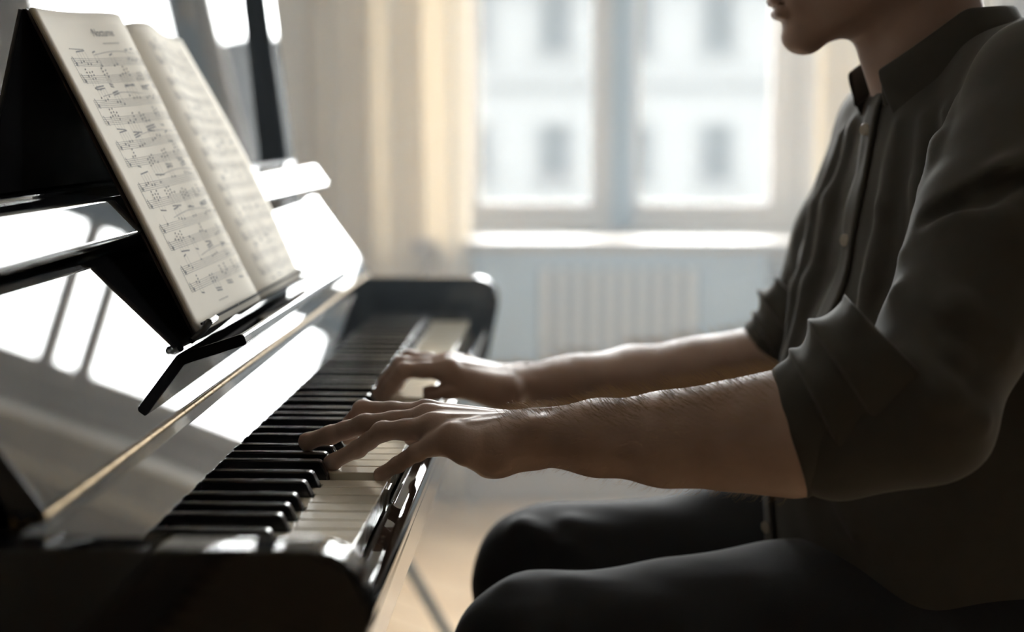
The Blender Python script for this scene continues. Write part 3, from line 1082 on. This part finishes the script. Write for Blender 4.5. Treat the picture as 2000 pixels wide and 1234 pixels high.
    hh = np.clip(.5 + .5 * (P.F - Q.F) / kk, 0, 1)
    P.F = P.F * (1 - hh) + Q.F * hh - kk * hh * (1 - hh)
    # thumb
    T = H['t']; R = FR['t']
    P.cap(w - ax * .002 - upv * .004 - lside * .010, T[0], .014, .0155, .010)
    P.cap(T[0], T[1], .0165, .0125, .010)
    P.cap(T[0], (T[1] + H['i'][0]) / 2 - upv * .006, .013, .009, .012)                        # web
    P.cap(T[1], T[2], R[1], R[2], .004)
    P.ell(T[2], (R[2] * 1.08,) * 3, .003)
    P.cap(T[2], T[3], R[2] * .98, R[3], .003, (upv, .85))
    return P


person = tag(empty('person', (.40, 1.385, 0)), 'man in a dark olive shirt with rolled sleeves seated playing the piano', 'person')

bl = arm(LH, (-.238, 1.045, .700), (.262, 1.285, .835), .00125, 1)
vl, ql = bl.mesh(); vl = relax(vl, ql, 1, .4)
br = arm(RH, (-.215, 1.425, .675), (.285, 1.685, .800), .0014, 2)
vr, qr = br.mesh(); vr = relax(vr, qr, 1, .4)

# ---- head, neck and trunk
O = V(.2050, 1.385, 1.0655)
tl = math.radians(15)
hf, hu, hs = V(-math.cos(tl), 0, -math.sin(tl)), V(-math.sin(tl), 0, math.cos(tl)), V(0, 1, 0)
HR = np.stack([hf, hs, hu])


def hp(a, b, c=0.0):
    return O + hf * a + hu * b + hs * c


hd = Blob((.10, 1.28, .93), (.46, 1.49, 1.345), .0024)
hd.ell(hp(-.088, .150), (.100, .076, .088), .02, HR)
hd.ell(hp(-.052, .088), (.058, .060, .075), .02, HR)
for s in (-1, 1):
    hd.cap(hp(-.014, .016, s * .010), hp(-.090, .048, s * .050), .0150, .0165, .018)        # jaw
    hd.cap(hp(-.090, .048, s * .050), hp(-.093, .105, s * .060), .0165, .016, .02)
    hd.ell(hp(-.028, .083, s * .040), (.024, .024, .022), .018, HR)                          # cheekbone
    hd.cap(hp(-.010, .128, s * .006), hp(-.022, .130, s * .048), .0100, .0090, .012)         # brow
    hd.ell(hp(-.006, .1135, s * .032), (.013, .0155, .0095), .008, HR, 'sub')                # eye socket
    hd.ell(hp(-.0195, .1130, s * .0315), (.0125, .0125, .0120), .002, HR)                    # eye
    hd.cap(hp(-.0085, .1165, s * .022), hp(-.0115, .1165, s * .041), .0022, .0020, .003)     # lid
    hd.ell(hp(.009, .0765, s * .0115), (.0090, .0070, .0065), .004, HR)                      # nostril wing
    # ear
    hd.ell(hp(-.098, .100, s * .080), (.0175, .0070, .031), .004, HR)
    hd.ell(hp(-.094, .102, s * .088), (.0085, .0050, .016), .003, HR, 'sub')
    hd.ell(hp(-.092, .072, s * .072), (.009, .0055, .009), .004, HR)
hd.cap(hp(-.060, .040, 0), hp(-.020, .040, 0), .040, .022, .02)
hd.ell(hp(-.0055, .0165), (.0155, .0205, .0150), .012, HR)                                   # chin
hd.cap(hp(-.012, .048, -.012), hp(-.012, .048, .012), .0160, .0160, .010)                    # mouth mound
hd.cap(hp(.0065, .0405, -.013), hp(.0065, .0405, .013), .0072, .0072, .004)                  # lower lip
hd.cap(hp(.0085, .0535, -.012), hp(.0085, .0535, .012), .0064, .0064, .004)                  # upper lip
hd.chain([hp(-.010, .0475, -.026), hp(.0150, .0472, -.008), hp(.0150, .0472, .008), hp(-.010, .0475, .026)], [.0010, .0010, .0010, .0010], .003, None, 'sub')
hd.cap(hp(.0150, .0290, -.014), hp(.0150, .0290, .014), .0050, .0050, .008, None, 'sub')     # hollow under the lip
hd.cap(hp(-.006, .120), hp(.0215, .0815), .0075, .0095, .008)                                # nose
hd.ell(hp(.0200, .0790), (.0105, .0105, .0090), .005, HR)
hd.cap((.352, 1.385, .960), hp(-.114, .085), .0570, .0550, .02)                              # neck
hd.cap((.306, 1.385, 1.025), (.282, 1.385, 1.066), .018, .016, .02)                          # throat
vh, qh = hd.mesh()

tr = Blob((.12, 1.12, .44), (.58, 1.66, 1.10), .006)
tr.cap((.345, 1.385, .56), (.365, 1.385, .72), .115, .105, .03, (V(0, 1, 0), 1.3))
tr.cap((.365, 1.385, .72), (.395, 1.385, .93), .105, .100, .03, (V(0, 1, 0), 1.45))
tr.cap((.385, 1.215, 1.015), (.350, 1.550, .995), .045, .045, .04)
tr.cap((.395, 1.385, .98), (.325, 1.385, 1.08), .06, .05, .04)
tr.cap((.380, 1.205, 1.020), LH['elbow'], .046, .040, .03)
tr.cap((.345, 1.560, .995), RH['elbow'], .046, .040, .03)
vt, qt = tr.mesh()
allv, allq, off = [], [], 0
for v, q in ((vl, ql), (vr, qr), (vh, qh), (vt, qt)):
    allv.append(v); allq.append(q + off); off += len(v)
body = link('body', np_mesh('body', np.concatenate(allv), np.concatenate(allq)), person, M['skin'])

# nails
for H in (LH, RH):
    for f in 'imrpt':
        J = H[f]; r = FR[f][3]
        t = (J[3] - J[2]); t /= np.linalg.norm(t)
        sd = np.cross(t, V(0, 0, 1)); sd /= np.linalg.norm(sd)
        nn = np.cross(sd, t); nn *= np.sign(nn[2])
        bm = bmesh.new(); rows = []
        for i in range(6):
            row = []
            for j in range(7):
                u, a = -.55 + 1.35 * i / 5, (j - 3) / 3 * .95
                q = J[3] + t * u * r + (nn * math.cos(a) + sd * math.sin(a)) * (r * 1.045 - max(0, u) ** 2 * r * .22)
                row.append(bm.verts.new(q.tolist()))
            rows.append(row)
        for i in range(5):
            for j in range(6):
                bm.faces.new((rows[i][j], rows[i][j + 1], rows[i + 1][j + 1], rows[i + 1][j]))
        bm_done(bm, 'fingernail', body, M['nail'], 80)

# hair of the head: a cap over the skull
hh_ = Blob((.12, 1.28, 1.08), (.46, 1.49, 1.365), .0035)
hh_.ell(hp(-.092, .162), (.108, .083, .094), .01, HR)
hh_.cap(hp(-.150, .110, -.03), hp(-.150, .110, .03), .045, .045, .03)
hh_.ell(hp(.045, .085), (.090, .120, .080), .008, HR, 'sub')
for s in (-1, 1):
    hh_.ell(hp(-.085, .075, s * .085), (.045, .035, .056), .008, HR, 'sub')
v_, q_ = hh_.mesh()
link('hair', np_mesh('hair', v_, q_), person, M['hair'])


# fine hair on the forearms
def strands(blob, H, n, seed, name):
    rnd = np.random.RandomState(seed)
    w, e = H['wrist'], H['cuff']
    ax = (e - w); L = np.linalg.norm(ax); ax /= L
    s_ = np.cross(V(0, 0, 1), ax); s_ /= np.linalg.norm(s_); u_ = np.cross(ax, s_)
    bm = bmesh.new()
    for k in range(n):
        t = rnd.uniform(-.02, L - .004)
        under = rnd.rand() > .86
        if not under:
            a = rnd.normal(0, .75)
        else:
            a = math.pi + rnd.normal(0, .9)
        d = u_ * math.cos(a) + s_ * math.sin(a)
        c = w + ax * t
        if t > .10: c = H['mid'] + (H['cuff'] - H['mid']) * ((t - .10) / (L - .10)) if L > .10 else c
        p = blob.snap(c + d * .075, -d, .08)
        if p is None: continue
        g = blob.grad(p)
        ln = rnd.uniform(.007, .017) * (1.25 if t > .06 else .75) * (.55 if under else 1)
        flow = -ax * .9 + np.cross(g, ax) * rnd.normal(0, .35) + g * rnd.uniform(.4, 1.0)
        flow /= np.linalg.norm(flow)
        pts = [p - g * .0006, p + flow * ln * .4 + g * ln * .12, p + flow * ln * .75 + g * ln * .10, p + flow * ln + rnd.normal(0, .0012, 3)]
        add_tube(bm, [q.tolist() for q in pts], [.00010, .00009, .00006, .00002], 3, False)
    o = bm_done(bm, name, body, M['armhair'], 80)
    o['kind'] = 'stuff'


strands(bl, LH, 3600, 5, 'forearm_hair')
strands(br, RH, 1100, 6, 'forearm_hair')

# ------------------------------------------------------------------ clothes
sh = Blob((.14, .985, .500), (.60, 1.735, 1.120), .0034)
# trunk of the shirt, bloused over the waist
prof = [(.335, .585, .140, 1.22), (.338, .66, .143, 1.22), (.356, .74, .137, 1.26), (.380, .83, .126, 1.36), (.386, .92, .118, 1.48), (.394, .98, .105, 1.60)]
for a, b in zip(prof, prof[1:]):
    sh.cap((a[0], 1.385, a[1]), (b[0], 1.385, b[1]), a[2], b[2], .03, (V(-.225, .974, 0), (a[3] + b[3]) / 2))
SHL, SHR = V(.376, 1.205, 1.024), V(.338, 1.560, .998)
sh.cap(SHL, (.378, 1.345, 1.036), .055, .044, .05)
sh.cap(SHR, (.360, 1.425, 1.034), .055, .044, .05)
sh.ell((.372, 1.390, .985), (.092, .120, .070), .04)
sh.chain([(.332, 1.500, .975), (.318, 1.505, .86), (.312, 1.490, .75), (.320, 1.47, .66)], [.070, .078, .085, .09], .04)
sh.cap((.385, 1.385, .98), (.350, 1.385, 1.035), .075, .058, .04)
# sleeves
UL, UR = LH['elbow'], RH['elbow']
EL = V(.256, 1.085, .795)
sh.chain([SHL, (SHL + EL) / 2 + V(.004, -.006, 0), EL], [.063, .062, .052], .018)
sh.cap(EL, (.197, 1.099, .771), .053, .0475, .02)
sh.chain([SHR, (SHR + UR) / 2 + V(0, .006, 0), UR], [.063, .064, .060], .018)
sh.cap(UR, (.225, 1.617, .740), .056, .046, .02)
# folds: rounded ridges that run over the cloth
def ridge(pts, r, k, d=(1, 0, 0), out=.0, mode='add'):
    q = []
    for p in pts:
        s = sh.snap(np.array(p) - np.array(d) * .14, d, .30)
        if s is None: continue
        g = sh.grad(s)
        q.append((s + g * (out - r)).astype(np.float32))
    if len(q) > 1:
        rr = [r * (.55 if i in (0, len(q) - 1) else 1) for i in range(len(q))]
        sh.chain(q, rr, k, None, mode)


cd = (.80, .55, -.05)
RID = [
    [(.30, 1.335, 1.000), (.285, 1.325, .930), (.27, 1.318, .860), (.26, 1.318, .780), (.25, 1.325, .68)],
    [(.31, 1.300, 1.005), (.30, 1.280, .950), (.285, 1.268, .895), (.275, 1.272, .84)],
    [(.32, 1.275, 1.010), (.31, 1.250, .965), (.30, 1.235, .915), (.29, 1.232, .87)],
    [(.34, 1.250, 1.020), (.33, 1.220, .985), (.325, 1.205, .95)],
    [(.26, 1.440, 1.000), (.255, 1.450, .93), (.24, 1.455, .85), (.23, 1.455, .75), (.22, 1.45, .66)],
    [(.27, 1.475, .990), (.26, 1.490, .92), (.245, 1.495, .84), (.235, 1.495, .76)],
    [(.25, 1.350, .76), (.245, 1.30, .70), (.26, 1.26, .655)],
]
for R_ in RID:
    ridge(R_, .011, .010, cd, .0075)
# armhole crease and drag lines of the near sleeve
nd = (.35, .93, -.08)
SLV = [
    [(.300, 1.16, .945), (.330, 1.14, .965), (.370, 1.14, .985), (.42, 1.15, 1.000)],
    [(.245, 1.12, .905), (.270, 1.05, .875), (.300, 1.03, .850)],
    [(.245, 1.12, .880), (.275, 1.05, .840), (.320, 1.03, .800)],
    [(.300, 1.05, .940), (.340, 1.04, .880), (.360, 1.05, .820)],
    [(.240, 1.06, .838), (.265, 1.045, .815), (.290, 1.04, .795)],
]
for R_ in SLV:
    ridge(R_, .011, .011, nd, .006)
ridge([(.285, 1.18, .930), (.325, 1.165, .950), (.37, 1.165, .965)], .008, .012, nd, .004, 'sub')
# general unevenness of worn cotton
gx = [sh.lo[i] + sh.h * np.arange(sh.n[i], dtype=np.float32) for i in range(3)]
GX, GY, GZ = np.meshgrid(*gx, indexing='ij', sparse=True)
sh.F += (.0016 * np.sin(38 * GX + 21 * GZ + 2.0 * np.sin(17 * GY + 1)) * np.sin(30 * GY - 24 * GZ + 2 * np.sin(15 * GX)) + .0011 * np.sin(70 * GZ + 45 * GX + 3 * np.sin(22 * GY)) * np.sin(52 * GY + 18 * GX)).astype(np.float32)
# open at the foot
sh.F[:, :, :max(0, int((.548 - sh.lo[2]) / sh.h))] = np.maximum(sh.F[:, :, :max(0, int((.548 - sh.lo[2]) / sh.h))], .01)
v_, q_ = sh.mesh(); v_ = relax(v_, q_, 2, .5)
shirt = link('shirt', np_mesh('shirt', v_, q_), person, M['shirt'])


# rolled cuffs
def cuff(A, B, ta, tb, r0, r1, seed, name='rolled_cuff'):
    """rings from the opening A to the top of the roll B; ta, tb = lean of the ring planes in degrees"""
    rnd = np.random.RandomState(seed)
    A = np.array(A, float); B = np.array(B, float)
    L = np.linalg.norm(B - A)
    n = 80
    # (place along the axis, added radius): turns of cloth, each lapping over the last
    prof = [(.03, -.004), (-.005, -.0015), (-.012, .0005), (-.006, .0020), (.06, .0020), (.20, .0015), (.26, .0010), (.275, .0040), (.285, .0062), (.31, .0070), (.40, .0062), (.50, .0055), (.56, .0055), (.575, .0090), (.60, .0108), (.70, .0108), (.86, .0100), (.96, .0108), (1.00, .0095), (1.01, .0050), (.97, .000)]
    ph = rnd.uniform(0, 6.28, 4)
    bm = bmesh.new(); rings = []
    for (t, dr) in prof:
        ring = []
        tc = max(0, min(1, t))
        ln = math.radians(ta + (tb - ta) * tc)
        ax = np.array([math.cos(ln), 0, math.sin(ln)])
        s1 = np.array([math.sin(ln), 0, -math.cos(ln)]); s2 = np.array([0, 1.0, 0])
        for k in range(n):
            a = 2 * math.pi * k / n
            w = .35 + .65 * tc
            f = w * (.0014 * math.sin(3 * a + ph[0] + 3 * t) + .0010 * math.sin(6 * a + ph[1] - 5 * t) + .0007 * math.sin(10 * a + ph[2] + 9 * t))
            front = max(0, math.cos(a - math.pi)) ** 4
            r = r0 + (r1 - r0) * tc + dr * (1 + .2 * math.sin(2 * a + ph[3])) + f
            r += front * (.0045 * math.sin(tc * 14 - .6) + .003 * math.sin(tc * 25))          # the crumpled fold on top
            c0 = A + (B - A) * t
            p = c0 + ax * (w * .0020 * math.sin(2 * a + ph[1])) + (s1 * math.cos(a) + s2 * math.sin(a)) * r
            ring.append(bm.verts.new(p.tolist()))
        rings.append(ring)
    for i in range(len(rings) - 1):
        for k in range(n):
            bm.faces.new((rings[i][k], rings[i][(k + 1) % n], rings[i + 1][(k + 1) % n], rings[i + 1][k]))
    o = bm_done(bm, name, shirt, M['shirt'], 80)
    sb = o.modifiers.new('soft', 'SUBSURF'); sb.levels = 1; sb.render_levels = 2
    return o


cuff((.1630, 1.104, .7690), (.2385, 1.094, .8360), 18, 41, .0458, .0480, 4)
cuff((.2030, 1.610, .7370), (.262, 1.615, .802), 22, 48, .0420, .0440, 9)

# placket with its buttons, laid on the front of the shirt
CY = 1.374
pl_rows = []
bm = bmesh.new()
for j in range(36):
    z = 1.030 - (1.030 - .60) * j / 35
    row = []
    for i in range(7):
        y = CY - .016 + .032 * i / 6
        p = sh.snap((.10, y, z), (1, 0, 0), .35)
        if p is None: p = np.array((.27, y, z))
        row.append(bm.verts.new((p[0] - .0022 - (.0006 if i in (1, 5) else 0), y, z)))
    pl_rows.append(row)
for j in range(35):
    for i in range(6):
        bm.faces.new((pl_rows[j][i], pl_rows[j][i + 1], pl_rows[j + 1][i + 1], pl_rows[j + 1][i]))
o = bm_done(bm, 'placket', shirt, M['shirt'], 80)
md = o.modifiers.new('cloth', 'SOLIDIFY'); md.thickness = .0026; md.offset = 0
for z in (.998, .897, .800, .705, .625):
    p = sh.snap((.10, CY, z), (1, 0, 0), .35)
    g = sh.grad(p)
    bm = bmesh.new()
    c = Vector((p[0] - .0050, CY, z)); gv = (Vector(g.tolist()) + Vector((0, -.55, 0))).normalized()
    add_tube(bm, [c - gv * .0008, c + gv * .0010, c + gv * .0016, c + gv * .0012], [.0056, .0058, .0052, .0036], 20)
    b_ = bm_done(bm, 'button', shirt, M['button'], 40)
    b_['label'] = 'small horn-coloured shirt button'


# collar: a stand and two leaves, open at the throat
CY = 1.385


def collar_leaf(sgn):
    bm = bmesh.new(); rows = []
    n = 30
    for i in range(n + 1):
        ph = math.radians(33 + (180 - 33) * i / n) * sgn
        c, s = math.cos(ph), math.sin(ph)
        zt = 1.0420 + .060 * min(1 - c, 1.0) + .006 * max(0, -c)
        ft = (1 - i / n)
        cx, cy_ = .336 - ((.074 if sgn < 0 else .088) if c > 0 else .056) * c, CY + (.069 + .002 * min(0, c)) * s
        ln = .036 + .014 * ft ** 2.2
        oz = Vector((-c, s, 0))
        bk = Vector((.026 * ft ** 2, 0, 0))
        pts = [Vector((cx, cy_, zt - .036)) + oz * -.003,
               Vector((cx, cy_, zt - .014)) + oz * -.0005,
               Vector((cx, cy_, zt - .002)) + oz * .001,
               Vector((cx, cy_, zt)) + oz * .0035,
               Vector((cx, cy_, zt - .003)) + oz * .0065,
               Vector((cx, cy_, zt - ln * .35)) + oz * .0110 + bk * .3,
               Vector((cx, cy_, zt - ln * .7)) + oz * (.0165 - .003 * ft) + bk * .65,
               Vector((cx, cy_, zt - ln)) + oz * (.0215 - .007 * ft) + bk]
        rows.append([bm.verts.new(p) for p in pts])
    for i in range(n):
        for j in range(len(rows[0]) - 1):
            bm.faces.new((rows[i][j], rows[i + 1][j], rows[i + 1][j + 1], rows[i][j + 1]))
    o = bm_done(bm, 'collar_leaf', shirt, M['shirt'], 80)
    md = o.modifiers.new('cloth', 'SOLIDIFY'); md.thickness = .0018
    sb = o.modifiers.new('soft', 'SUBSURF'); sb.levels = 1; sb.render_levels = 1
    return o


collar_leaf(-1)
collar_leaf(1)

# trousers
tz = Blob((-.16, 1.12, .06), (.60, 1.68, .70), .0045)
tz.cap((.37, 1.30, .545), (.37, 1.47, .545), .105, .105, .04)
for (hy, ky, hz_, kz) in ((1.305, 1.270, .548, .532), (1.470, 1.525, .558, .527)):
    tz.chain([(.36, hy, hz_), (.18, (hy + ky) / 2, (hz_ + kz) / 2 + .006), (-.025, ky, kz)], [.096, .080, .073], .03, (V(0, 1, 0), 1.08))
    tz.chain([(-.028, ky, kz - .008), (-.02, ky, .36), (.00, ky, .11)], [.070, .064, .056], .03)
    # creases behind the knee and along the thigh
    for (xa, za, xb, zb) in ((.00, .064, .13, .045), (.09, .067, .24, .054), (-.05, .060, .03, .030)):
        tz.cap((xa, ky + (hy - ky) * .3 - .02, kz + za), (xb, ky + (hy - ky) * .5 - .05, kz + zb), .010, .008, .016)
gx = [tz.lo[i] + tz.h * np.arange(tz.n[i], dtype=np.float32) for i in range(3)]
GX, GY, GZ = np.meshgrid(*gx, indexing='ij', sparse=True)
tz.F += (.0022 * np.sin(42 * GX + 18 * GY + 2 * np.sin(20 * GZ)) * np.sin(36 * GZ + 25 * GY)).astype(np.float32)
v_, q_ = tz.mesh(); v_ = relax(v_, q_, 2, .5)
link('trousers', np_mesh('trousers', v_, q_), person, M['trousers'])
for ky in (1.270, 1.525):
    s_ = Blob((-.27, ky - .07, -.01), (.09, ky + .07, .17), .004)
    s_.cap((.015, ky, .050), (-.15, ky, .034), .042, .036, .03, (V(0, 1, 0), 1.05))
    s_.cap((-.10, ky, .038), (-.205, ky, .028), .038, .028, .02, (V(0, 1, 0), 1.15))
    s_.cap((.00, ky, .06), (.00, ky, .13), .045, .042, .03)
    k0 = int((.001 - s_.lo[2]) / s_.h) + 1
    s_.F[:, :, :k0] = np.maximum(s_.F[:, :, :k0], .01)
    v_, q_ = s_.mesh()
    link('shoe', np_mesh('shoe', v_, q_), person, M['shoe'])

# ------------------------------------------------------------------ thin haze in the room air
mh = bpy.data.materials.new('room_haze'); mh.use_nodes = True
nt = mh.node_tree; nt.nodes.clear()
out = nt.nodes.new('ShaderNodeOutputMaterial')
vs_ = nt.nodes.new('ShaderNodeVolumeScatter')
vs_.inputs['Color'].default_value = (0.76, 0.89, 1.0, 1)
vs_.inputs['Density'].default_value = 0.13
vs_.inputs['Anisotropy'].default_value = 0.0
nt.links.new(vs_.outputs[0], out.inputs['Volume'])
hz = box('room_haze', XL + .03, XR - .03, 1.80, YB - .20, .02, ZT - .02, None, mh)
tag(hz, 'thin bluish haze hanging in the air before the window', 'haze', kind='stuff')
